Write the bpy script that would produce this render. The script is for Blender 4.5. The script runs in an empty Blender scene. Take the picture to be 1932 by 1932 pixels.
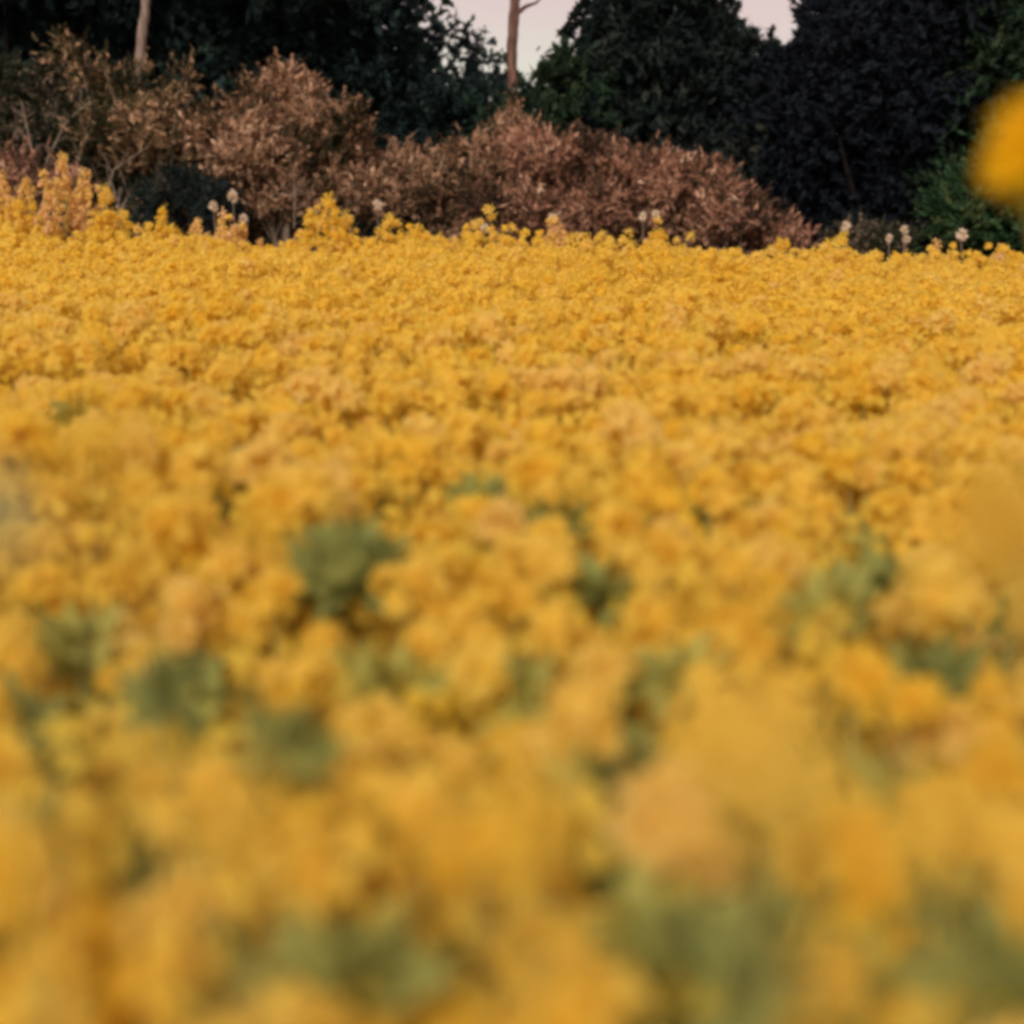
import bpy, math, random
import numpy as np
from mathutils import Vector, Matrix

random.seed(7)
rng = np.random.default_rng(7)
R = math.radians

# ------------------------------------------------------------------ camera, sky, sun, exposure
scene = bpy.context.scene
col = scene.collection
F = 2654.0                    # focal length in units of a 1932 px wide frame
PITCH = R(13.4)
CAM = Vector((0, 0, 1.65))
cd = bpy.data.cameras.new('camera')
cam = bpy.data.objects.new('camera', cd)
col.objects.link(cam)
cam.location = CAM
cam.rotation_euler = (R(90) - PITCH, 0, 0)
cd.sensor_width = 36
cd.lens = 36 * F / 1932
cd.clip_start = .05
cd.clip_end = 3000
cd.dof.use_dof = True
cd.dof.focus_distance = 7.5
cd.dof.aperture_fstop = cd.lens / 28.0
scene.camera = cam

SUN_EL, SUN_AZ = R(32), R(198)            # azimuth clockwise from +Y : behind the camera, a little left
w = bpy.data.worlds.new('World'); scene.world = w; w.use_nodes = True
nt = w.node_tree; nt.nodes.clear()
out = nt.nodes.new('ShaderNodeOutputWorld')
bg = nt.nodes.new('ShaderNodeBackground'); bg.inputs['Strength'].default_value = .1
sky = nt.nodes.new('ShaderNodeTexSky'); sky.sky_type = 'NISHITA'; sky.sun_disc = False
sky.sun_elevation = SUN_EL; sky.sun_rotation = SUN_AZ
tc = nt.nodes.new('ShaderNodeTexCoord')
sep = nt.nodes.new('ShaderNodeSeparateXYZ'); nt.links.new(tc.outputs['Generated'], sep.inputs[0])
ramp = nt.nodes.new('ShaderNodeValToRGB'); cn = nt.nodes.new('ShaderNodeTexNoise'); cn.inputs['Scale'].default_value = 9; cn.inputs['Detail'].default_value = 5
nt.links.new(tc.outputs['Generated'], cn.inputs['Vector'])
cm = nt.nodes.new('ShaderNodeMath'); cm.operation = 'MULTIPLY_ADD'; cm.inputs[1].default_value = .12
cs = nt.nodes.new('ShaderNodeMath'); cs.operation = 'SUBTRACT'; cs.inputs[1].default_value = .06
nt.links.new(cn.outputs['Fac'], cm.inputs[0]); nt.links.new(sep.outputs['Z'], cm.inputs[2])
nt.links.new(cm.outputs[0], cs.inputs[0]); nt.links.new(cs.outputs[0], ramp.inputs[0])
ramp.color_ramp.elements[0].position = .062; ramp.color_ramp.elements[0].color = (.46, .42, .36, 1)
ramp.color_ramp.elements[1].position = .115; ramp.color_ramp.elements[1].color = (.46, .35, .33, 1)
sc_ = nt.nodes.new('ShaderNodeVectorMath'); sc_.operation = 'SCALE'; sc_.inputs['Scale'].default_value = 10
nt.links.new(ramp.outputs[0], sc_.inputs[0])
mx = nt.nodes.new('ShaderNodeMix'); mx.data_type = 'RGBA'; mx.inputs['Factor'].default_value = .92
nt.links.new(sky.outputs[0], mx.inputs['A']); nt.links.new(sc_.outputs[0], mx.inputs['B'])
nt.links.new(mx.outputs['Result'], bg.inputs['Color']); nt.links.new(bg.outputs[0], out.inputs[0])

sl = bpy.data.lights.new('sun', 'SUN'); sl.energy = 1.8; sl.angle = R(12); sl.color = (1, .9, .78)
so = bpy.data.objects.new('sun', sl); col.objects.link(so)
sdir = Vector((math.sin(SUN_AZ) * math.cos(SUN_EL), math.cos(SUN_AZ) * math.cos(SUN_EL), math.sin(SUN_EL)))
so.rotation_euler = sdir.to_track_quat('Z', 'Y').to_euler()
so.location = (-4, -6, 12)

scene.view_settings.view_transform = 'Standard'
scene.view_settings.look = 'None'
scene.view_settings.exposure = 0.68
scene.view_settings.gamma = 1
scene.cycles.filter_width = 3.8
scene.cycles.max_bounces = 10
scene.cycles.diffuse_bounces = 6
scene.cycles.transmission_bounces = 6
scene.cycles.sample_clamp_indirect = 5

# ------------------------------------------------------------------ helpers
fwd = Vector((0, math.cos(PITCH), -math.sin(PITCH)))
upv = Vector((0, math.sin(PITCH), math.cos(PITCH)))
def at(px, py, Y):
    d = Vector(((px - 966) / F, 0, 0)) + fwd + upv * ((966 - py) / F)
    return CAM + d * (Y / d.y)
def proj(p):
    v = p - CAM
    z = v.dot(fwd)
    if z < .02: return None
    return 966 + F * v.x / z, 966 - F * v.dot(upv) / z, z
def ground(x, y=0):
    return -.024 * max(-9, min(9, x))

def tag(o, label=None, cat=None, group=None, kind=None):
    if label: o['label'] = label
    if cat: o['category'] = cat
    if group: o['group'] = group
    if kind: o['kind'] = kind
    return o
def empty(name, loc, rz=0):
    o = bpy.data.objects.new(name, None); col.objects.link(o)
    o.empty_display_size = .1
    o.location = loc; o.rotation_euler = (0, 0, rz)
    return o

def mesh_obj(name, verts, faces, mats, parent=None, rnd=None, midx=None, smooth=False):
    """verts (n,3) array; faces (m,4) or (m,3) int array"""
    me = bpy.data.meshes.new(name)
    verts = np.asarray(verts, np.float32); faces = np.asarray(faces, np.int32)
    n, m, k = len(verts), len(faces), faces.shape[1]
    me.vertices.add(n); me.vertices.foreach_set('co', verts.ravel())
    me.loops.add(m * k); me.loops.foreach_set('vertex_index', faces.ravel())
    me.polygons.add(m); me.polygons.foreach_set('loop_start', np.arange(m, dtype=np.int32) * k)
    if midx is not None: me.polygons.foreach_set('material_index', np.asarray(midx, np.int32))
    if smooth: me.polygons.foreach_set('use_smooth', np.ones(m, bool))
    for mt in (mats if isinstance(mats, (list, tuple)) else [mats]): me.materials.append(mt)
    if rnd is not None:
        a = me.attributes.new('rnd', 'FLOAT', 'POINT'); a.data.foreach_set('value', np.asarray(rnd, np.float32))
    me.update(calc_edges=True)
    o = bpy.data.objects.new(name, me); col.objects.link(o)
    if parent is not None: o.parent = parent
    return o

def norm(a): return a / np.maximum(np.linalg.norm(a, axis=1, keepdims=True), 1e-9)
def rand_dirs(n):
    return norm(rng.normal(size=(n, 3)))
def leaves(c, u, v, a, b):
    """pointed leaf (folded diamond) per point: centre c, long axis u, width axis v, half sizes a and b"""
    n = len(c); a = np.broadcast_to(a, (n,))[:, None]; b = np.broadcast_to(b, (n,))[:, None]
    w_ = norm(np.cross(u, v))
    P = np.empty((n, 4, 3))
    P[:, 0] = c - u * a
    P[:, 1] = c + v * b + w_ * b * .35 - u * a * .1
    P[:, 2] = c + u * a
    P[:, 3] = c - v * b + w_ * b * .35 - u * a * .1
    return P.reshape(-1, 3)
def quadfaces(n): return np.arange(n * 4).reshape(n, 4)
def perp(u):
    r = rand_dirs(len(u)); return norm(np.cross(u, r))

def tube(path, radii, seg=8):
    path = [Vector(p) for p in path]; V = []; Fc = []
    prev = None
    for i, p in enumerate(path):
        d = (path[min(i + 1, len(path) - 1)] - path[max(i - 1, 0)]).normalized()
        ref = Vector((1, 0, 0)) if abs(d.x) < .9 else Vector((0, 1, 0))
        s = d.cross(ref).normalized(); t = d.cross(s).normalized()
        for k in range(seg):
            an = 2 * math.pi * k / seg
            V.append(p + (s * math.cos(an) + t * math.sin(an)) * radii[i])
    for i in range(len(path) - 1):
        for k in range(seg):
            a = i * seg + k; b = i * seg + (k + 1) % seg
            Fc.append((a, b, b + seg, a + seg))
    return V, Fc
def merge(parts):
    V = []; Fc = []; o = 0
    for v, f in parts:
        V += [tuple(x) for x in v]; Fc += [tuple(i + o for i in q) for q in f]; o += len(v)
    return V, Fc

# ------------------------------------------------------------------ materials
def leaf_mat(name, stops, translucency=.35, source='attr', rough=.8, noise=0.0):
    m = bpy.data.materials.new(name); m.use_nodes = True
    t = m.node_tree; t.nodes.clear()
    o = t.nodes.new('ShaderNodeOutputMaterial')
    if source == 'attr':
        s = t.nodes.new('ShaderNodeAttribute'); s.attribute_name = 'rnd'; src = s.outputs['Fac']
    else:
        s = t.nodes.new('ShaderNodeObjectInfo'); src = s.outputs['Random']
    if noise:
        g = t.nodes.new('ShaderNodeNewGeometry')
        ma = t.nodes.new('ShaderNodeMath'); ma.operation = 'MULTIPLY_ADD'
        t.links.new(g.outputs['Random Per Island'], ma.inputs[0]); ma.inputs[1].default_value = noise
        mb = t.nodes.new('ShaderNodeMath'); mb.operation = 'SUBTRACT'; mb.use_clamp = True
        t.links.new(src, ma.inputs[2]); t.links.new(ma.outputs[0], mb.inputs[0]); mb.inputs[1].default_value = noise / 2
        src = mb.outputs[0]
    r = t.nodes.new('ShaderNodeValToRGB'); t.links.new(src, r.inputs[0])
    cr = r.color_ramp
    while len(cr.elements) < len(stops): cr.elements.new(.5)
    for e, (p, c) in zip(cr.elements, stops): e.position = p; e.color = (*c, 1)
    d = t.nodes.new('ShaderNodeBsdfPrincipled'); d.inputs['Roughness'].default_value = rough
    d.inputs['Specular IOR Level'].default_value = .15
    tr = t.nodes.new('ShaderNodeBsdfTranslucent')
    mi = t.nodes.new('ShaderNodeMixShader'); mi.inputs[0].default_value = translucency
    t.links.new(r.outputs[0], d.inputs['Base Color']); t.links.new(r.outputs[0], tr.inputs['Color'])
    t.links.new(d.outputs[0], mi.inputs[1]); t.links.new(tr.outputs[0], mi.inputs[2])
    t.links.new(mi.outputs[0], o.inputs[0])
    return m
def noise_mat(name, c1, c2, scale=6, rough=.9, bump=.3, stretch=(1, 1, 1)):
    m = bpy.data.materials.new(name); m.use_nodes = True
    t = m.node_tree; p = t.nodes['Principled BSDF']; p.inputs['Roughness'].default_value = rough
    p.inputs['Specular IOR Level'].default_value = .15
    tc = t.nodes.new('ShaderNodeTexCoord'); mp = t.nodes.new('ShaderNodeMapping'); mp.inputs['Scale'].default_value = stretch
    n = t.nodes.new('ShaderNodeTexNoise'); n.inputs['Scale'].default_value = scale; n.inputs['Detail'].default_value = 8
    r = t.nodes.new('ShaderNodeValToRGB')
    r.color_ramp.elements[0].position = .35; r.color_ramp.elements[0].color = (*c1, 1)
    r.color_ramp.elements[1].position = .68; r.color_ramp.elements[1].color = (*c2, 1)
    b = t.nodes.new('ShaderNodeBump'); b.inputs['Strength'].default_value = bump
    t.links.new(tc.outputs['Object'], mp.inputs[0]); t.links.new(mp.outputs[0], n.inputs[0])
    t.links.new(n.outputs[0], r.inputs[0]); t.links.new(r.outputs[0], p.inputs['Base Color'])
    t.links.new(n.outputs[0], b.inputs['Height']); t.links.new(b.outputs[0], p.inputs['Normal'])
    return m

YEL = [(0, (.93, .70, .09)), (.35, (.94, .73, .13)), (.7, (.94, .75, .16)), (1, (.93, .73, .24))]
M_petal = leaf_mat('petal_yellow', YEL, .66, 'obj', noise=.2)
M_petal_deep = leaf_mat('petal_deep_yellow', [(0, (.93, .63, .01)), (1, (.93, .66, .03))], .55, 'obj')
M_petal_mid = leaf_mat('petal_golden', [(0, (.94, .72, .10)), (1, (.94, .75, .14))], .66, 'obj')
M_petal_soft = leaf_mat('petal_light_golden', [(0, (.93, .71, .10)), (1, (.93, .75, .17))], .66, 'obj')
M_petal_f = leaf_mat('petal_yellow_field', YEL, .66, 'attr', noise=.2)
M_petal_peach = leaf_mat('petal_peach', [(0, (.78, .50, .22)), (.5, (.88, .66, .16)), (1, (.84, .58, .34))], .4, 'attr', noise=.3)
M_seed = leaf_mat('seed_head_cream', [(0, (.72, .60, .42)), (1, (.80, .68, .56))], .3, 'attr')
M_bud = leaf_mat('bud_green', [(0, (.30, .30, .03)), (1, (.45, .40, .04))], .3, 'obj')
M_green = leaf_mat('plant_leaf', [(0, (.20, .23, .07)), (.6, (.33, .34, .09)), (1, (.46, .44, .11))], .3, 'obj')
M_green_pale = leaf_mat('plant_leaf_pale', [(0, (.66, .70, .36)), (1, (.72, .75, .42))], .4, 'obj')
M_green_f = leaf_mat('plant_leaf_field', [(0, (.15, .17, .07)), (1, (.34, .32, .14))], .3, 'attr')
M_stem = noise_mat('plant_stem', (.28, .28, .08), (.42, .38, .12), 30)
M_soil = noise_mat('field_ground', (.035, .030, .016), (.05, .06, .02), 3)
M_bark_grey = noise_mat('bark_grey', (.10, .075, .06), (.32, .24, .20), 9, bump=.9, stretch=(3, 3, .5))
M_bark_brown = noise_mat('bark_brown', (.07, .04, .03), (.24, .13, .10), 9, bump=.9, stretch=(3, 3, .5))
M_bark_dark = noise_mat('bark_dark', (.012, .010, .010), (.028, .022, .02), 5)
M_twig = noise_mat('twig', (.16, .12, .09), (.32, .25, .19), 9)
M_dark1 = leaf_mat('evergreen_leaf', [(0, (.007, .013, .017)), (.5, (.013, .026, .026)), (1, (.045, .078, .062))], .2)
M_dark2 = leaf_mat('evergreen_leaf_navy', [(0, (.006, .008, .013)), (.7, (.010, .014, .022)), (1, (.015, .021, .027))], .15)
M_dark3 = leaf_mat('evergreen_leaf_green', [(0, (.012, .026, .018)), (.6, (.022, .046, .024)), (1, (.05, .075, .035))], .2)
M_dark4 = leaf_mat('evergreen_leaf_brownish', [(0, (.009, .014, .016)), (.6, (.016, .029, .027)), (1, (.055, .06, .048))], .2)
M_rust = leaf_mat('dry_leaf_pinkish', [(0, (.025, .024, .014)), (.28, (.09, .07, .035)), (.5, (.32, .175, .105)), (.75, (.53, .32, .20)), (1, (.70, .50, .34))], .3, noise=.45)
M_rust2 = leaf_mat('dry_leaf_rosy', [(0, (.04, .028, .018)), (.28, (.12, .075, .045)), (.5, (.37, .185, .12)), (.78, (.55, .30, .20)), (1, (.70, .49, .35))], .3, noise=.45)
M_tan = leaf_mat('leaf_tan_olive', [(0, (.020, .028, .014)), (.35, (.06, .055, .025)), (.6, (.26, .17, .09)), (1, (.66, .43, .26))], .3, noise=.4)
M_olive = leaf_mat('leaf_olive', [(0, (.012, .018, .012)), (.45, (.03, .04, .02)), (.8, (.10, .08, .05)), (1, (.32, .23, .17))], .25, noise=.5)
M_shrub = leaf_mat('leaf_bright_green', [(0, (.012, .035, .018)), (.6, (.03, .075, .03)), (1, (.09, .12, .045))], .3, noise=.4)

# ------------------------------------------------------------------ setting: ground
gx = np.concatenate([[-1500, -300, -60, -20], np.linspace(-9, 9, 37), [20, 60, 300, 1500]])
gy = np.concatenate([[-1500, -300, -40, -5], np.linspace(0, 40, 41), [60, 120, 400, 1500]])
V = []; Fc = []
for y in gy:
    for x in gx: V.append((x, y, ground(x, y) + .03 * math.sin(x * 1.3) * math.cos(y * .9) if abs(x) < 10 and 0 < y < 40 else ground(x, y)))
nx = len(gx)
for j in range(len(gy) - 1):
    for i in range(nx - 1):
        a = j * nx + i; Fc.append((a, a + 1, a + nx + 1, a + nx))
g = mesh_obj('ground', V, Fc, M_soil, smooth=True); tag(g, kind='structure')

# ------------------------------------------------------------------ trees and bushes
def crown_leaves(ells, n, a=(.035, .07), up=.0, lobes=40, lobe_r=.34, avoid=None, Ymid=18, depth=1.0, shell=.7):
    """ells: ellipses (px,py,rx,ry[,Y]) in the photograph's frame at distance Ymid, given real depth."""
    vols = np.array([e[2] * e[3] for e in ells], float); vols /= vols.sum()
    C = []; L = []; sh = []
    lob = []
    for e, f in zip(ells, vols):
        Y = e[4] if len(e) > 4 else Ymid
        c = at(e[0], e[1], Y); rx = e[2] * Y / F; rz = e[3] * Y / F; ry = max(.5, min(rx, rz) * depth)
        k = max(5, int(lobes * f))
        d = rand_dirs(k) * (rng.random((k, 1)) ** .4)
        lr = lobe_r * min(rx, rz) * rng.uniform(.45, 1.4, k)
        for i in range(k):
            p = np.array(c) + d[i] * np.array((rx - lr[i] * .5, ry, rz - lr[i] * .5))
            lob.append((p, lr[i]))
    wts = np.array([l[1] ** 2 for l in lob]); wts /= wts.sum()
    per = 13; ns = n // per
    idx = rng.choice(len(lob), ns, p=wts)
    P0 = np.array([l[0] for l in lob])[idx]; Rr = np.array([l[1] for l in lob])[idx]
    D = rand_dirs(ns)
    rad = np.where(rng.random(ns) < shell, rng.uniform(.55, 1.05, ns), rng.random(ns) ** .5)
    S = P0 + D * (Rr * rad)[:, None] * np.array((1.1, 1.1, .9))
    lr = rng.random(len(lob))[idx]
    # each sprig runs outward (and up for brush) and carries its leaves along its length
    sd = norm(D * .8 + rand_dirs(ns) * .55 + np.array((0, 0, up * 1.1)))
    sl_ = rng.uniform(3.0, 7.5, ns) * (a[0] + a[1]) / 2 * (1 + .7 * (rng.random(ns) < .12))
    nz = .5 + .25 * (np.sin(S[:, 0] * 5.1 + 1.3 * np.sin(S[:, 2] * 4.3)) + np.sin(S[:, 2] * 6.7 + 2.1 * np.sin(S[:, 0] * 2.9 + S[:, 1] * 3)))
    nz2 = .5 + .5 * np.sin(S[:, 0] * 15.1 + 2.2 * np.sin(S[:, 2] * 11.3 + 1)) * np.sin(S[:, 2] * 17.7 + 2.1 * np.sin(S[:, 0] * 12.9))
    sr = np.clip(lr * .2 + nz * .45 + nz2 * .5 - .10 + rng.normal(0, .14, ns), 0, 1)
    n = ns * per
    t = rng.random(n)
    ii = np.repeat(np.arange(ns), per)
    P = S[ii] + sd[ii] * (sl_[ii] * t)[:, None] + rand_dirs(n) * (a[1] * .55 * (1.2 - t))[:, None]
    keep = P[:, 2] > -.024 * np.clip(P[:, 0], -9, 9) + .03
    if avoid:
        v = P - np.array(CAM); zc = v @ np.array(fwd)
        qx = 966 + F * v[:, 0] / zc; qy = 966 - F * (v @ np.array(upv)) / zc
        for (ax, ay, bx, by) in avoid:
            keep &= (((qx - ax) / bx) ** 2 + ((qy - ay) / by) ** 2 > 1 + .25 * np.sin(qx * .21 + qy * .13)) 
    P = P[keep]; ii = ii[keep]; n = len(P)
    U = norm(rand_dirs(n) * .8 + sd[ii] * .9)
    Vv = perp(U)
    s = rng.uniform(a[0], a[1], n) * rng.choice([.6, 1, 1.3], n)
    thin = rng.random(n) < (.45 if up > .35 else .15)
    s = np.where(thin, s * 1.7, s); bw = s * np.where(thin, .12, rng.uniform(.3, .55, n))
    rn = np.clip(sr[ii] + rng.normal(0, .1, n), 0, 1)
    return leaves(P, U, Vv, s, bw), np.repeat(rn, 4), lob

def bases(root, o_verts):
    b = np.array(root.location, np.float32)
    return np.asarray(o_verts) - b

def plant_mass(kind_name, label, cat, group, ells, n, mat, a=(.035, .07), up=0, lobes=40, lobe_r=.34, Ymid=18,
               trunk_mat=None, base_px=None, trunk_r=.16, avoid=None, crown_name='crown', trunk_name='trunk', depth=1.0, stems=1, shell=.75):
    V, rn, lob = crown_leaves(ells, n, a, up, lobes, lobe_r, avoid, Ymid, depth, shell)
    bp = base_px if base_px is not None else ells[0][0]
    b = at(bp, 560, Ymid); b.z = ground(b.x)
    root = empty(kind_name, b); tag(root, label, cat, group)
    mesh_obj(crown_name, bases(root, V), quadfaces(len(V) // 4), mat, root, rnd=rn)
    # trunk with limbs towards the lobes
    parts = []
    top = max(l[0][2] for l in lob); cx = np.mean([l[0][0] for l in lob]); cy = np.mean([l[0][1] for l in lob])
    H = top - b.z
    for s in range(stems):
        off = Vector((random.uniform(-.25, .25), random.uniform(-.2, .2), 0)) * (stems > 1)
        path = []; rr = []
        for i in range(9):
            t = i / 8
            path.append(Vector((off.x + (cx - b.x) * t + .06 * math.sin(i * 1.7 + s), off.y + (cy - b.y) * t + .05 * math.cos(i * 2.1), -.1 + H * .85 * t)))
            rr.append(trunk_r * (1 - .85 * t) + .008)
        parts.append(tube(path, rr))
        for l in random.sample(lob, min(len(lob), 14 if stems == 1 else 6)):
            e = Vector(l[0]) - b
            t = max(.12, min(.9, (e.z / H) * .62)); j = t * 8; i0 = int(j)
            st = path[i0].lerp(path[min(8, i0 + 1)], j - i0)
            r0 = rr[i0] * .55
            mid = st.lerp(e, .5) + Vector((0, 0, -.08 * (e - st).length + random.uniform(-.05, .05)))
            parts.append(tube([st, mid, e], [r0, r0 * .6, r0 * .18], 6))
    tv, tf = merge(parts)
    mesh_obj(trunk_name, tv, tf, trunk_mat or M_bark_dark, root, smooth=True)
    return root, lob

GAP = [(985, 20, 82, 86), (992, 110, 26, 40), (1035, 20, 45, 42), (950, -40, 70, 70), (1050, -50, 60, 90), (1440, 10, 50, 50), (1480, 50, 24, 34), (1430, -60, 70, 60)]
TG = 'dark trees closing the far side of the field'
plant_mass('tree', 'dark evergreen tree at the far left, behind the olive bush', 'tree', TG,
           [(40, -120, 260, 250), (-120, 150, 230, 230), (80, 250, 200, 190), (30, 450, 240, 140)], 60000, M_dark1, lobes=120, lobe_r=.36, Ymid=17.5, base_px=60)
plant_mass('tree', 'tall dark tree behind the pale bare trunk and the left hump of brown brush', 'tree', TG,
           [(400, -130, 260, 260), (430, 150, 230, 200), (400, 420, 240, 150)], 60000, M_dark1, lobes=120, lobe_r=.36, Ymid=18.5, base_px=400)
plant_mass('tree', 'broad dark tree sloping down to the left side of the open sky gap', 'tree', TG,
           [(650, -70, 215, 230), (815, 165, 165, 150), (640, 180, 190, 160), (760, 400, 220, 150)], 70000, M_dark1, lobes=130, lobe_r=.34, Ymid=18, base_px=720, avoid=GAP)
plant_mass('young_tree', 'small pointed dark tree standing in the sky gap right of the brown pine trunk', 'tree', TG,
           [(1052, 112, 44, 50), (1060, 190, 85, 90), (1020, 330, 130, 120), (1030, 430, 130, 100), (982, 190, 42, 34, 15.2)], 26000, M_dark3, lobes=80, lobe_r=.34, Ymid=16.8, base_px=1040, avoid=GAP[:3], trunk_r=.08)
plant_mass('tree', 'rounded dark tree with brownish upper leaves between the two patches of sky', 'tree', TG,
           [(1235, 40, 160, 175), (1210, -130, 130, 150), (1360, 180, 160, 115), (1230, 300, 230, 150)], 64000, M_dark4, lobes=120, lobe_r=.34, Ymid=17.5, base_px=1240, avoid=GAP)
plant_mass('tree', 'near black tree filling the space right of the small patch of sky', 'tree', TG,
           [(1690, 0, 200, 330), (1640, -220, 170, 200), (1560, 250, 170, 180), (1680, 420, 230, 150)], 76000, M_dark2, lobes=150, lobe_r=.36, Ymid=17, base_px=1640, avoid=GAP)
plant_mass('tree', 'dark green tree at the right edge behind the blurred yellow bloom', 'tree', TG,
           [(1930, -20, 180, 300), (2080, 150, 180, 260), (1950, 340, 200, 170)], 56000, M_dark3, lobes=110, lobe_r=.36, Ymid=16.3, base_px=1960)
# a second row, mostly hidden, closes the small holes between the crowns
plant_mass('tree', 'dark tree in the back row, glimpsed through the left hand crowns', 'tree', TG,
           [(180, 60, 330, 330), (560, 120, 260, 260), (300, 400, 420, 170)], 60000, M_dark2, a=(.06, .11), lobes=120, lobe_r=.42, Ymid=23, base_px=250, avoid=GAP)
plant_mass('tree', 'dark tree in the back row, glimpsed below the open sky gap', 'tree', TG,
           [(860, 330, 300, 150), (1150, 330, 330, 150), (1250, 200, 160, 150)], 50000, M_dark2, a=(.06, .11), lobes=110, lobe_r=.42, Ymid=22, base_px=1000, avoid=GAP)
plant_mass('tree', 'dark tree in the back row, glimpsed through the right hand crowns', 'tree', TG,
           [(1740, 100, 220, 330), (2050, 100, 220, 330), (1700, 400, 380, 170), (1440, 210, 130, 110)], 64000, M_dark2, a=(.06, .11), lobes=120, lobe_r=.42, Ymid=22, base_px=1800, avoid=GAP)

BG = 'brush along the edge of the field'
plant_mass('bush', 'dark olive bush with pale twigs at the far left of the field edge', 'bush', BG,
           [(60, 200, 150, 120), (90, 330, 170, 130), (180, 260, 120, 120)], 34000, M_olive, a=(.014, .036), up=.3, lobes=70, Ymid=14.6, base_px=90,
           trunk_mat=M_twig, crown_name='foliage', trunk_name='stem', trunk_r=.035, stems=4)
plant_mass('bush', 'tan topped bush at the foot of the pale bare trunk', 'bush', BG,
           [(185, 122, 80, 60), (295, 168, 70, 55), (250, 240, 130, 100), (330, 330, 130, 110), (385, 255, 85, 55)], 32000, M_tan, a=(.015, .036), up=.4, lobes=70, Ymid=14.2, base_px=270,
           trunk_mat=M_twig, crown_name='foliage', trunk_name='stem', trunk_r=.035, stems=4)
plant_mass('bush', 'tallest hump of pinkish brown brush, left of the middle', 'bush', BG,
           [(556, 172, 42, 52), (545, 215, 100, 70), (500, 278, 150, 90), (648, 268, 78, 82), (540, 350, 230, 110), (740, 350, 75, 72)], 100000, M_rust, a=(.013, .038), up=.6, lobes=150, lobe_r=.3, Ymid=13.7, base_px=570,
           trunk_mat=M_twig, crown_name='foliage', trunk_name='stem', trunk_r=.03, stems=8)
plant_mass('bush', 'tan and brown brush directly below the sky gap', 'bush', BG,
           [(880, 300, 42, 38), (958, 255, 48, 56), (925, 345, 95, 80), (805, 362, 75, 50), (850, 400, 130, 80)], 42000, M_rust, a=(.013, .038), up=.6, lobes=70, lobe_r=.3, Ymid=14.0, base_px=900,
           trunk_mat=M_twig, crown_name='foliage', trunk_name='stem', trunk_r=.025, stems=6)
plant_mass('bush', 'long rosy brown mound of brush right of the middle', 'bush', BG,
           [(1080, 330, 130, 85), (1200, 348, 120, 72), (1130, 400, 210, 90), (980, 400, 120, 80), (1290, 390, 110, 80)], 92000, M_rust2, a=(.013, .036), up=.5, lobes=140, lobe_r=.3, Ymid=13.4, base_px=1130,
           trunk_mat=M_twig, crown_name='foliage', trunk_name='stem', trunk_r=.025, stems=8)
plant_mass('bush', 'low rosy brush tapering into the dark at the right end of the brown brush', 'bush', BG,
           [(1365, 400, 75, 62), (1430, 430, 70, 50), (1480, 450, 40, 35)], 25000, M_rust2, a=(.013, .036), up=.5, lobes=50, lobe_r=.3, Ymid=13.2, base_px=1400,
           trunk_mat=M_twig, crown_name='foliage', trunk_name='stem', trunk_r=.02, stems=5)
plant_mass('shrub', 'nearly black shrub in the hollow under the left hump of brush', 'shrub', BG,
           [(262, 398, 60, 32), (330, 360, 60, 52), (395, 375, 50, 50), (350, 400, 110, 42), (440, 410, 50, 34)], 9000, M_dark4, a=(.010, .030), up=.6, lobes=50, Ymid=13.0, base_px=340,
           crown_name='foliage', trunk_name='stem', trunk_r=.02, stems=4)
plant_mass('shrub', 'green shrub low at the right edge under the blurred yellow bloom', 'shrub', BG,
           [(1810, 420, 95, 62), (1900, 380, 100, 110), (1960, 430, 90, 80)], 22000, M_shrub, a=(.025, .055), up=.2, lobes=70, Ymid=13.2, base_px=1850,
           crown_name='foliage', trunk_name='stem', trunk_r=.025, stems=5)
plant_mass('weeds', 'pinkish dry weed clump at the left edge behind the tallest flowers', 'weeds', BG,
           [(20, 355, 80, 55), (110, 365, 70, 50)], 10000, M_rust2, a=(.015, .04), up=.7, lobes=40, Ymid=12.6, base_px=50,
           trunk_mat=M_twig, crown_name='foliage', trunk_name='stem', trunk_r=.012, stems=6)
plant_mass('weeds', 'low brown weeds in front of the near black tree', 'weeds', BG,
           [(1610, 455, 45, 26), (1690, 458, 45, 26)], 5000, M_olive, a=(.013, .03), up=.5, lobes=30, Ymid=12.6, base_px=1650,
           trunk_mat=M_twig, crown_name='foliage', trunk_name='stem', trunk_r=.01, stems=5)

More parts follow.
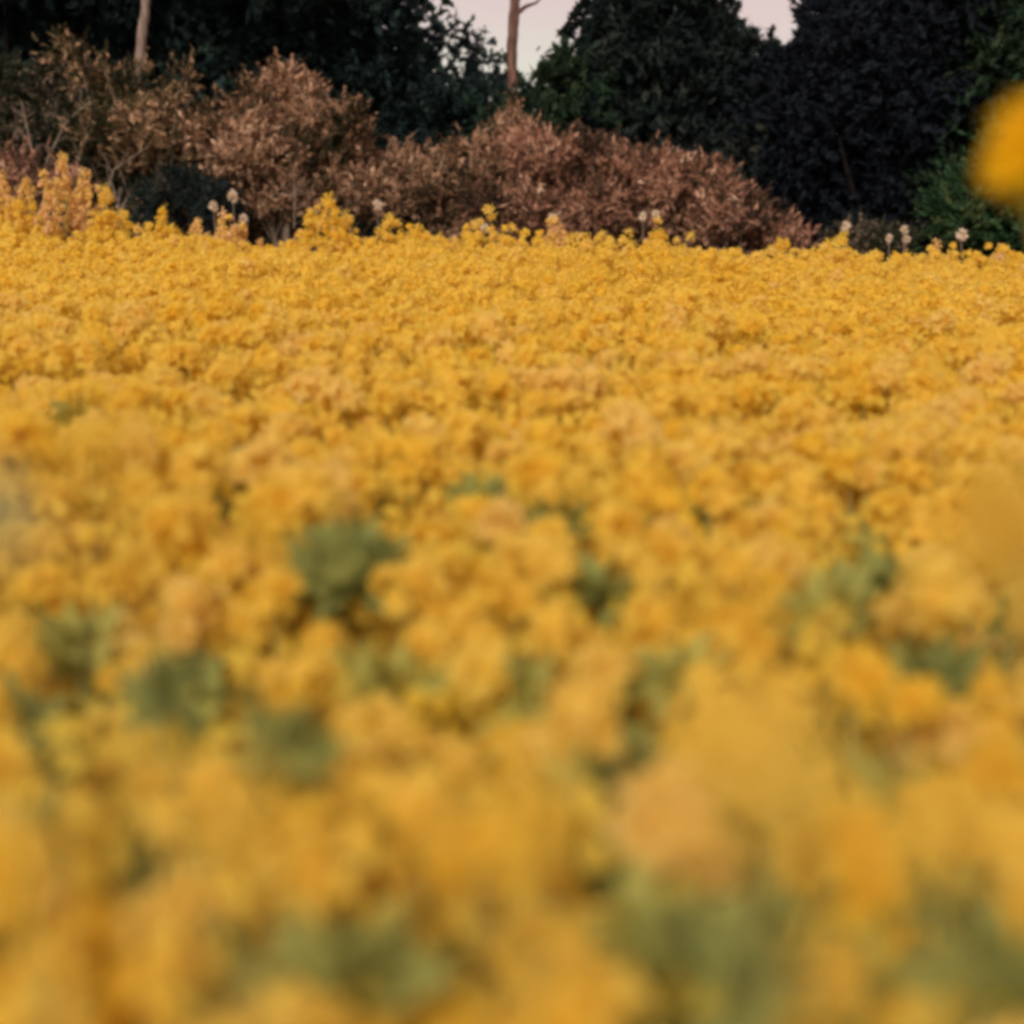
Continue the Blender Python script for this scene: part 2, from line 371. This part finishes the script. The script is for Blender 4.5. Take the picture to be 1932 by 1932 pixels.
# slender bare pines whose crowns start above the frame
def pine(label, pts, Y, w0, w1, mat, branches, crown_px, ):
    b = at(pts[0][0], pts[0][1], Y); gb = Vector((b.x, b.y, ground(b.x)))
    root = empty('pine_tree', gb); tag(root, label, 'tree')
    path = [Vector((0, 0, -.1))] + [at(px, py, Y) - gb for px, py in pts]
    top = path[-1] + (path[-1] - path[-2]).normalized() * 2.2
    path.append(top); n = len(path)
    rr = [w0 + (w1 - w0) * i / (n - 1) for i in range(n)]
    # finer path with slight irregularity
    fine = []; fr = []
    for i in range(n - 1):
        for k in range(5):
            t = k / 5; fine.append(path[i].lerp(path[i + 1], t) + Vector((random.uniform(-1, 1), 0, 0)) * .004)
            fr.append((rr[i] * (1 - t) + rr[i + 1] * t) * random.uniform(.92, 1.1))
    fine.append(top); fr.append(rr[-1] * .7)
    v, f = tube(fine, fr, 12); mesh_obj('trunk', v, f, mat, root, smooth=True)
    for br in branches:
        p = [at(x, y, Y + dy) - gb for x, y, dy in br]
        v, f = tube(p, [.028 * (1 - .75 * i / (len(p) - 1)) for i in range(len(p))], 8)
        mesh_obj('branch', v, f, mat, root, smooth=True)
    V, rn, lob = crown_leaves([(crown_px, -430, 190, 110), (crown_px - 60, -320, 110, 60), (crown_px + 70, -350, 110, 60)], 12000, (.04, .08), 0, 40, .3, None, Y)
    mesh_obj('crown', bases(root, V), quadfaces(len(V) // 4), M_dark3, root, rnd=rn)
pine('slender brown pine trunk standing in the open sky gap', [(962, 330), (967, 150), (966, 90), (970, 30), (972, -20)], 15.5, .056, .052, M_bark_brown,
     [[(975, 26, 0), (992, 12, .05), (1012, 5, .1), (1030, -14, .15)]], 970)
pine('pale grey bare trunk rising from the tan bush at the left', [(258, 330), (262, 150), (264, 100), (273, 30), (277, -20)], 14.6, .054, .042, M_bark_grey, [], 280)

# loose dead branches in the olive bush
def twiggy(label, stems_px, Y, r, mat):
    b = at(stems_px[0][0][0], stems_px[0][0][1], Y); gb = Vector((b.x, b.y, ground(b.x)))
    root = empty('dead_shrub', gb); tag(root, label, 'shrub', 'bare branches among the brush')
    for st in stems_px:
        p = [at(x, y, Y) - gb for x, y in st]
        parts = [tube(p, [r * (1 - .6 * i / (len(p) - 1)) for i in range(len(p))], 6)]
        for i in range(1, len(p)):
            for k in range(4):
                s = p[i - 1].lerp(p[i], random.random())
                e = s + Vector((random.uniform(-.16, .2), random.uniform(-.1, .1), random.uniform(.05, .25)))
                parts.append(tube([s, s.lerp(e, .5) + Vector((.01, 0, .01)), e], [r * .4, r * .3, r * .15], 5))
        v, f = merge(parts); mesh_obj('branch', v, f, mat, root, smooth=True)
twiggy('pale dead branches leaning right in the olive bush at the left', [[(70, 420), (90, 300), (125, 230), (165, 195)], [(75, 420), (150, 300), (160, 250)], [(60, 400), (60, 280), (40, 190)], [(190, 400), (215, 320), (290, 270)]], 13.7, .012, M_twig)
twiggy('thin dead stem with bare side twigs before the left hump of brush', [[(555, 430), (556, 360), (553, 325)], [(556, 370), (590, 362)], [(556, 370), (520, 366)]], 12.4, .006, M_twig)

# ------------------------------------------------------------------ the flowering plants
def head_template(r=.042, florets=34, petals=4, plen=.0115, pwid=.0055, squash=1.05, seed=0, extra_bottom=.35):
    rg = np.random.default_rng(seed)
    i = np.arange(florets) + .5
    cz = 1 - (1 + extra_bottom) * i / florets           # from pole to a bit below the equator
    th = i * 2.399963
    s = np.sqrt(np.clip(1 - cz * cz, 0, 1))
    D = np.stack([s * np.cos(th), s * np.sin(th), cz], 1)
    lc = rg.normal(0, 1, (6, 3)); lc = lc / np.linalg.norm(lc, axis=1, keepdims=True) * r * rg.uniform(.25, .75, (6, 1))
    P = D * (r * rg.uniform(.35, 1.0, florets) * .72)[:, None] * np.array((1, 1, squash)) + lc[rg.integers(0, 6, florets)]
    D = norm(D + rg.normal(0, .25, D.shape) + np.array((0, 0, .25)))
    T = norm(np.cross(D, np.array((.3, .9, .2)) + rg.normal(0, .3, D.shape))); B = np.cross(D, T)
    C, U, W = [], [], []
    for k in range(petals):
        an = 2 * math.pi * k / petals + rg.uniform(0, .4, florets)
        rad = T * np.cos(an)[:, None] + B * np.sin(an)[:, None]
        u = norm(rad + D * .45); wv = norm(np.cross(D, rad))
        C.append(P + u * plen * .9); U.append(u); W.append(wv)
    C = np.concatenate(C); U = np.concatenate(U); W = np.concatenate(W)
    return leaves(C, U, W, plen, pwid)

head_data = []
for k in range(8):
    V = head_template(r=random.uniform(.030, .042), florets=46, plen=.0125, pwid=.0075, squash=random.uniform(.85, 1.25), seed=k)
    o = mesh_obj('flower_head', V, quadfaces(len(V) // 4), M_petal); head_data.append(o.data); bpy.data.objects.remove(o)
leaf_data = []
for k in range(3):
    n = 7; L = .15; Wd = .028 + .008 * k; V = []; Fc = []
    for i in range(n):
        t = i / (n - 1); wd = Wd * math.sin(math.pi * min(1, t * .93 + .06)) ** .7
        x = L * t; z = .05 * t - .09 * t * t * (1 + .3 * k)
        V += [(x, -wd, z + .25 * wd), (x, 0, z), (x, wd, z + .25 * wd)]
    for i in range(n - 1):
        for j in range(2):
            a = i * 3 + j; Fc.append((a, a + 1, a + 4, a + 3))
    o = mesh_obj('leaf', V, Fc, M_green, smooth=True); leaf_data.append(o.data); bpy.data.objects.remove(o)

tuft_data = []
for k in range(3):
    n = 34; D = norm(rng.normal(size=(n, 3)) + np.array((0, 0, .5))); P = D * rng.uniform(.01, .045, (n, 1))
    U = norm(D + rand_dirs(n) * .4); V = leaves(P, U, perp(U), .030, .012)
    o = mesh_obj('leaf_tuft', V, quadfaces(n), M_green); tuft_data.append(o.data); bpy.data.objects.remove(o)
side_data = []
for k in range(4):
    n = 560; an = rng.random(n) * 6.283; rr = .19 * np.sqrt(rng.random(n))
    P = np.stack([rr * np.cos(an), rr * np.sin(an), rng.uniform(.88, 1.09, n)], 1)
    U = norm(rand_dirs(n) + np.array((0, 0, .2))); V = leaves(P, U, perp(U), .016, .012)
    o = mesh_obj('side_blooms', V, quadfaces(n), M_petal_mid); side_data.append(o.data); bpy.data.objects.remove(o)
PG = 'yellow flowering plants filling the near field'
LBL = 'branching plant with yellow flower clusters packed in the near half of the field'
def new(name, data, parent, loc, rot=(0, 0, 0), s=1):
    o = bpy.data.objects.new(name, data); col.objects.link(o); o.parent = parent
    o.location = loc; o.rotation_euler = rot; o.scale = (s, s, s) if not isinstance(s, tuple) else s
    return o
variants = []
for k in range(7):
    hs = []; parts = []
    main = [Vector((0, 0, -.05)), Vector((.01, .0, .3)), Vector((-.01, .01, .6)), Vector((0, 0, .85))]
    parts.append(tube(main, [.006, .0055, .005, .004], 6))
    nh = 15
    for i in range(nh):
        an = i * 2.4 + k; rad = .02 + .155 * math.sqrt((i + .5) / nh) + random.uniform(-.02, .02)
        z = 1.08 + random.uniform(-.08, .06)
        if i % 3 == 2: z -= .11
        p = Vector((rad * math.cos(an), rad * math.sin(an), z)); hs.append(p)
        st = Vector((0, 0, random.uniform(.5, .85)))
        parts.append(tube([st, st.lerp(p, .5) + Vector((0, 0, -.03)), p], [.0035, .003, .002], 5))
    sv, sf = merge(parts)
    o = mesh_obj('stem', sv, sf, M_stem, smooth=True); sd = o.data; bpy.data.objects.remove(o)
    lv = []
    for i in range(4):
        lv.append((random.uniform(.62, .92), i * 1.7 + k, random.choice(leaf_data), random.uniform(.9, 1.5)))
    variants.append((sd, hs, lv))

# thin places in the canopy where leaves show: (px, py, rx, ry) in the photograph's frame
THIN = [(640, 1040, 60, 60), (690, 1130, 60, 55), (740, 1190, 60, 28), (1080, 985, 45, 45), (1165, 1140, 30, 45), (1235, 1105, 60, 30),
        (920, 945, 45, 28), (1590, 1130, 60, 45), (1670, 1060, 35, 60), (1850, 1150, 50, 30), (1890, 1220, 32, 45), (730, 1320, 75, 55),
        (60, 1440, 50, 80), (120, 1340, 30, 60), (310, 1350, 45, 45), (500, 1420, 55, 70), (85, 1195, 30, 40), (165, 1205, 35, 35), (385, 1280, 45, 60),
        (960, 1290, 25, 45), (1610, 1390, 30, 65), (1815, 1370, 25, 45), (1160, 1450, 70, 75), (1640, 1590, 60, 90), (1240, 1680, 110, 60),
        (1400, 1660, 80, 50), (1480, 1780, 100, 70), (1350, 1840, 140, 60), (1800, 1700, 75, 50), (1830, 1840, 110, 75), (260, 1750, 120, 75), (130, 1700, 30, 60),
        (690, 1780, 60, 60), (720, 1880, 70, 60), (560, 1910, 140, 45), (1070, 1735, 50, 28), (920, 1800, 40, 100), (1180, 1930, 150, 40), (400, 990, 35, 30), (450, 940, 25, 25),
        (1300, 960, 20, 25), (380, 860, 30, 25), (465, 875, 18, 14), (1900, 1430, 40, 35), (80, 1800, 60, 50), (1450, 1260, 50, 25)]
def in_thin(p, grow=1.0):
    q = proj(p)
    if q is None: return False
    grow *= 1.17 if q[1] > 1400 else .95
    for (ax, ay, bx, by) in THIN:
        if ((q[0] - ax) / (bx * grow)) ** 2 + ((q[1] - ay) / (by * grow)) ** 2 < 1: return True
    return False

def place_plant(x, y, k, rz, s, dz=0.0):
    sd, hs, lv = variants[k]
    root = empty('flowering_plant', (x, y, ground(x)), rz); tag(root, LBL, 'flower', PG)
    root.scale = (s, s, s)
    M = Matrix.Translation(root.location) @ Matrix.Rotation(rz, 4, 'Z') @ Matrix.Scale(s, 4)
    new('stem', sd, root, (0, 0, 0))
    if not in_thin(root.location + Vector((0, 0, .97)), 1.5): new('side_blooms', random.choice(side_data), root, (0, 0, 0), (0, 0, random.uniform(0, 6.28)))['kind'] = 'stuff'
    for h in hs:
        wp = M @ h
        fleck = wp.y < 3 and random.random() < .03
        if fleck or (in_thin(wp, 1.08) and random.random() < .9):
            if wp.y > .5:
                new('leaf_tuft', random.choice(tuft_data), root, h + Vector((0, 0, -.02)), (random.uniform(-.4, .4), random.uniform(-.4, .4), random.uniform(0, 6.28)), random.uniform(.65, 1.1) * (1.25 if wp.y < 1.7 else 1))
            continue
        if (wp - CAM).length < .62: continue
        new('flower_head', random.choice(head_data), root, h, (random.uniform(-.35, .35), random.uniform(-.35, .35), random.uniform(0, 6.28)), random.uniform(.65, 1.15))
    for (z, an, d, ls) in lv:
        new('leaf', d, root, (0, 0, z), (0, random.uniform(-.5, .2), an), ls)

# jittered hex grid over the field, nearest plants as individuals
SP = .205
cells = []
row = 0; y = .35
while y < 10.8:
    half = y * .364 + 1.0
    x = -half - 1.2 + (SP / 2 if row % 2 else 0)
    while x < half + 1.2:
        cells.append((x + random.uniform(-.06, .06), y + random.uniform(-.06, .06)))
        x += SP
    y += SP * .87; row += 1
near = []; far = []
for (x, y) in cells:
    q = proj(Vector((x, y, 1.1)))
    vis = q is not None and -190 / max(q[2], .7) - 40 < q[0] < 1932 + 190 / max(q[2], .7) + 40 and y > .55
    if vis: near.append((x, y))
    else: far.append((x, y))
near.sort(key=lambda c: c[1])
far += near[300:]; near = near[:300]
YN = near[-1][1]
print('near reach', YN, 'far plants', len(far))
for (x, y) in near:
    place_plant(x, y, random.randrange(len(variants)), random.uniform(0, 6.28), random.uniform(.92, 1.08) * (1.0))

# tall plants close to the lens: (label, px, py, Y, head radius, material, extra heads)
def tall_plant(label, px, py, Y, r, mat, extras=(), leafy=(), lean=0.0):
    p = at(px, py, Y)
    base = Vector((p.x + random.uniform(-.03, .05) + lean, p.y + .06, 0)); base.z = ground(base.x)
    root = empty('tall_flowering_plant', base); tag(root, label, 'flower', 'tall blooms close to the lens')
    h = p - base
    parts = [tube([Vector((0, 0, -.05)), Vector((h.x * .1, h.y * .1, h.z * .5)), Vector((h.x * .6, h.y * .6, h.z * .9)), h], [.004, .0025, .0016, .0014], 6)]
    heads = [(h, r, mat)]
    for (ex, ey, eY, er, em) in extras:
        q = at(ex, ey, eY) - base; heads.append((q, er, em))
        parts.append(tube([Vector((0, 0, h.z * .7)), Vector((q.x * .5, q.y * .5, h.z * .75)), q], [.003, .0025, .002], 5))
    v, f = merge(parts); mesh_obj('stem', v, f, M_stem, root, smooth=True)
    for i, (q, er, em) in enumerate(heads):
        V = head_template(r=er, florets=int(60 * (er / .035) ** 1.2) + 12, plen=min(.011, er * .5), pwid=min(.0075, er * .36), squash=1.1, seed=91 + i, extra_bottom=.8)
        hd = mesh_obj('flower_head', V, quadfaces(len(V) // 4), em, root); hd.location = q
    for (ex, ey, eY, s, em) in leafy:
        q = at(ex, ey, eY) - base
        o = mesh_obj('leaf', np.array([v.co[:] for v in leaf_data[1].vertices]) , np.array([p.vertices[:] for p in leaf_data[1].polygons]), em, root, smooth=True)
        o.location = q; o.rotation_euler = (.3, -.9, random.uniform(0, 6)); o.scale = (s, s, s)
    return root
tall_plant('deep yellow bloom rising above the field at the right edge, before the dark trees', 1942, 272, .95, .015, M_petal_deep,
           [(1930, 310, .95, .016, M_petal_deep), (1964, 285, .97, .024, M_petal_deep), (1945, 365, .95, .008, M_bud)], lean=.22)
tall_plant('large soft round yellow bloom close to the lens, right of the middle', 1430, 1400, .34, .015, M_petal_soft, [(1520, 1450, .38, .010, M_petal_soft)])
tall_plant('soft deep yellow bloom close to the lens at upper left', 175, 850, .30, .007, M_petal_soft)
tall_plant('orange yellow bloom close to the lens on the right edge', 1905, 1010, .50, .014, M_petal_soft, [(1890, 930, .52, .011, M_petal_soft)], lean=.2)
tall_plant('pale green leafy plant blurred at the left edge', 20, 985, .42, .006, M_green_pale, [], [(-10, 960, .42, .25, M_green_pale), (20, 1040, .43, .22, M_green_pale)])
for vx, vy, vY, vr, wh in [(1000, 1530, .36, .010, 'in the middle of the lower half'), (440, 1560, .34, .010, 'at the lower left'), (1780, 1560, .36, .010, 'at the lower right')]:
    tall_plant('very soft blurred golden bloom right before the lens, ' + wh, vx, vy, vY, vr, M_petal_soft)
tall_plant('orange bloom close to the lens at the lower left edge', 20, 1640, .5, .016, M_petal_soft)
tall_plant('small round orange bloom near the bottom right', 1580, 1850, .80, .017, M_petal_soft)
tall_plant('wide golden bloom low in the middle of the foreground', 1010, 1830, .85, .028, M_petal_soft, [(1090, 1850, .85, .028, M_petal_soft), (1160, 1830, .86, .018, M_petal_soft)])

# ------------------------------------------------------------------ the rest of the field, one mass
def far_field(pts):
    Vs = []; Rn = []; Fm = []
    n = len(pts); hp = 9
    P = np.array(pts)
    inview = np.abs(P[:, 0]) < P[:, 1] * .364 + .45
    for inv in (True, False):
        Q = P[inview == inv]
        nh = 16 if inv else 6; fl = 34 if inv else 14; psz = .0155 if inv else .02
        H = np.repeat(Q, nh, axis=0); m = len(H)
        if not m: continue
        an = rng.random(m) * 6.283; rr = .19 * np.sqrt(rng.random(m))
        hx = H[:, 0] + rr * np.cos(an); hy = H[:, 1] + rr * np.sin(an)
        plant = np.repeat(rng.normal(0, .04, len(Q)), nh)
        undul = .03 * np.sin(hx * 1.7 + 1) * np.sin(hy * .8) + .02 * np.sin(hx * 4.1 + hy)
        hz = 1.05 + plant + undul + rng.uniform(-.14, .06, m) - .024 * np.clip(hx, -9, 9)
        # the far rim of the field is uneven, with tall spires
        rim = np.clip((hy - 9.9) / .7, 0, 1)
        spire = np.repeat(np.where(rng.random(len(Q)) < .75, .02 + .26 * rng.random(len(Q)) ** 1.5, -.07), nh)
        dx = hx - np.repeat(Q[:, 0], nh)
        hz += rim * spire * np.clip(1 - np.abs(dx) / .11, 0, 1) * rng.uniform(.4, 1.3, m)
        hr = rng.uniform(.022, .044, m)
        prn = np.clip(np.repeat(rng.normal(.45, .15, len(Q)), nh) + rim * .35 * rng.random(m) + rng.normal(0, .15, m), 0, 1)
        C = np.stack([hx, hy, hz], 1)
        D = rand_dirs(m * fl); D[:, 2] = np.where(D[:, 2] < -.35, -D[:, 2], D[:, 2])
        PC = np.repeat(C, fl, axis=0) + D * (np.repeat(hr, fl) * rng.uniform(.4, 1.2, m * fl))[:, None] * np.array((1, 1, 1.15))
        U = norm(np.cross(D, rand_dirs(m * fl)) + D * .35); W = norm(np.cross(D, U))
        V = leaves(PC, U, W, psz * rng.uniform(.8, 1.3, m * fl), psz * .7)
        Vs.append(V); Rn.append(np.repeat(prn, fl * 4)); Fm.append(np.zeros(m * fl, int))
        nf = len(Q) * (190 if inv else 30)
        ix = rng.integers(0, len(Q), nf)
        fx = Q[ix, 0] + rng.uniform(-.15, .15, nf); fy = Q[ix, 1] + rng.uniform(-.15, .15, nf)
        c = np.stack([fx, fy, rng.uniform(.88, 1.08, nf) - .03 - .024 * np.clip(fx, -9, 9)], 1)
        u = norm(rand_dirs(nf) + np.array((0, 0, .2)))
        Vs.append(leaves(c, u, perp(u), .018, .013)); Rn.append(np.full(nf * 4, .45)); Fm.append(np.zeros(nf, int))
        # stems as thin blades and leaves
        nb = len(Q) * 5
        B = np.repeat(Q, 5, axis=0) + rng.uniform(-.09, .09, (nb, 2))
        c = np.stack([B[:, 0], B[:, 1], rng.uniform(.45, .55, nb) - .024 * np.clip(B[:, 0], -9, 9)], 1)
        u = norm(np.stack([rng.normal(0, .1, nb), rng.normal(0, .1, nb), np.ones(nb)], 1)); v = perp(u)
        Vs.append(leaves(c, u, v, .5, .006)); Rn.append(np.repeat(rng.random(nb), 4)); Fm.append(np.ones(nb, int))
        nl = len(Q) * 14
        B = np.repeat(Q, 14, axis=0) + rng.uniform(-.14, .14, (nl, 2))
        c = np.stack([B[:, 0], B[:, 1], rng.uniform(.3, .95, nl) - .024 * np.clip(B[:, 0], -9, 9)], 1)
        u = norm(rand_dirs(nl) + np.array((0, 0, .3))); v = perp(u)
        Vs.append(leaves(c, u, v, rng.uniform(.04, .08, nl), .018)); Rn.append(np.repeat(rng.random(nl), 4)); Fm.append(np.ones(nl, int))
    V = np.concatenate(Vs); V = V.astype(np.float32)
    o = mesh_obj('flower_field', V, quadfaces(len(V) // 4), [M_petal_f, M_green_f], rnd=np.concatenate(Rn), midx=np.concatenate(Fm))
    return tag(o, 'dense mass of yellow flowers covering the field up to the brush', 'flower field', kind='stuff')
far_field(far)

# ------------------------------------------------------------------ taller plumes and pale seed heads along the far rim
RG = 'tall plumes on the far rim of the field'
def plume(label, px, top, bot, wpx, Y, mat, seed):
    """a conical spire of round flower clusters"""
    rg = np.random.default_rng(seed)
    b = at(px, bot, Y); gb = Vector((b.x, b.y, ground(b.x)))
    root = empty('flower_plume', gb); tag(root, label, 'flower', RG)
    t = at(px, top, Y) - gb; lo = b.z - gb.z
    v, f = tube([Vector((0, 0, -.05)), Vector((0, 0, lo * .6)), Vector((0, 0, t.z - .02))], [.007, .006, .003], 6)
    mesh_obj('stem', v, f, M_stem, root, smooth=True)
    W = wpx * Y / F / 2
    nb = max(5, int((t.z - lo) * W * 2 / .0016)); Vs = []; rn = []
    for i in range(nb):
        k = rg.random() ** .8; z = t.z - .03 - k * (t.z - lo)
        ww = W * (.30 + .95 * k)
        c = np.array((rg.normal(0, .6) * ww, rg.normal(0, .5) * ww, z)); r = rg.uniform(.016, .036)
        if i == 0: c = np.array((0, 0, t.z - .03)); r = .034
        m = int(20 + 900 * r)
        D = norm(rg.normal(size=(m, 3))); P = c + D * r * rg.uniform(.3, 1.25, (m, 1)) * np.array((1, 1, rg.uniform(.8, 1.5)))
        U = norm(np.cross(D, norm(rg.normal(size=(m, 3)))) + D * .6); Wv = norm(np.cross(D, U))
        Vs.append(leaves(P, U, Wv, .011, .008)); rn.append(np.full(m * 4, rg.random()))
    V = np.concatenate(Vs)
    mesh_obj('flower_cluster', V, quadfaces(len(V) // 4), mat, root, rnd=np.concatenate(rn))
P_, Y_ = M_petal_peach, M_petal_f
for i, (lb, px, tp, bt, wd, m_) in enumerate([
    ('peach plume at the very left edge of the far rim', 12, 325, 440, 46, P_),
    ('second peach plume from the left edge of the far rim', 55, 335, 440, 50, P_),
    ('peach flower plume beside the tallest spike on the left', 92, 318, 440, 40, P_),
    ('tallest peach spike on the left, its tip before the olive bush', 128, 290, 440, 48, P_),
    ('yellow tipped spike just right of the tallest peach spike', 165, 318, 445, 54, P_),
    ('golden plume dropping towards the dark hollow at left', 205, 350, 450, 60, Y_),
    ('short golden plume at the left edge of the dark hollow', 232, 395, 455, 50, Y_),
    ('broad low golden plume at the left end under the peach plumes', 40, 375, 450, 90, Y_),
    ('crooked golden plume alone before the dark hollow', 312, 390, 465, 38, Y_),
    ('peach plume at the right side of the dark hollow', 375, 410, 460, 46, P_),
    ('stubby peach plume under the two cream seed heads', 424, 398, 465, 40, P_),
    ('golden plume right of the two cream seed heads', 460, 420, 465, 46, P_),
    ('round golden plume left of the pointed one under the brown hump', 590, 395, 460, 70, Y_),
    ('pointed golden plume before the brown hump of brush', 624, 364, 460, 60, Y_),
    ('golden plume at the right foot of the brown hump', 655, 398, 465, 66, Y_),
    ('golden plume right of the narrow dark notch', 738, 402, 475, 64, Y_),
    ('golden plume between the notch and the sky gap', 790, 425, 480, 50, Y_),
    ('peach plume rising before the rosy mound', 1045, 408, 490, 50, P_),
    ('golden peak before the right part of the rosy mound', 1238, 432, 495, 64, Y_),
    ('golden peak at the right end of the rosy brush', 1470, 448, 498, 60, Y_),
    ('golden peak before the near black tree', 1560, 452, 498, 44, Y_),
    ('peach spike before the near black tree', 1590, 470, 500, 40, P_),
    ('thin peach spike below the green shrub', 1765, 455, 500, 26, P_),
    ('peach plume at the right end of the far rim', 1885, 462, 505, 44, P_),
]):
    plume(lb, px, tp, bt, wd, 10.6 + .22 * math.sin(i * 2.3), m_, 300 + i)

def seed_head(label, px, py, rpx, Y=11.0):
    p = at(px, py, Y); gb = Vector((p.x + .03, p.y, ground(p.x)))
    root = empty('seed_head_plant', gb); tag(root, label, 'seed head', 'cream seed heads above the far rim')
    h = p - gb
    v, f = tube([Vector((0, 0, -.05)), Vector((.01, 0, h.z * .5)), h * .9, h], [.006, .005, .004, .003], 6)
    mesh_obj('stem', v, f, M_twig, root, smooth=True)
    r = rpx * Y / F; m = 90
    D = rand_dirs(m); P = D * r * rng.uniform(.5, 1.0, (m, 1)) * np.array((1, 1, 1.25)) + np.array(h)
    U = norm(D + rand_dirs(m) * .5); V = leaves(P, U, perp(U), r * .42, r * .22)
    mesh_obj('seed_head', V, quadfaces(m), M_seed, root, rnd=np.repeat(rng.random(m), 4))
for lb, px, py, r in [
    ('higher of the two cream seed heads before the dark hollow', 439, 370, 9),
    ('lower of the two cream seed heads before the dark hollow', 403, 389, 8),
    ('pale seed head just right of that pair, lower down', 459, 414, 8),
    ('cream seed head above the narrow dark notch in the rim', 712, 386, 8),
    ('white seed head low below the sky gap', 915, 431, 7),
    ('pinkish seed head at the tip before the rosy mound', 1043, 413, 8),
    ('cream seed head on the left of a pair before the rosy mound', 1213, 408, 7),
    ('cream seed head on the right of a pair before the rosy mound', 1238, 405, 7),
    ('white seed head among the brown weeds before the near black tree', 1596, 426, 8),
    ('upper pinkish seed head right of the brown weeds', 1706, 434, 7),
    ('lower pinkish seed head right of the brown weeds', 1710, 452, 7),
    ('small pink seed head between the brown weeds', 1678, 449, 6),
    ('white seed head before the green shrub at the right', 1815, 443, 10),
]:
    seed_head(lb, px, py, r)
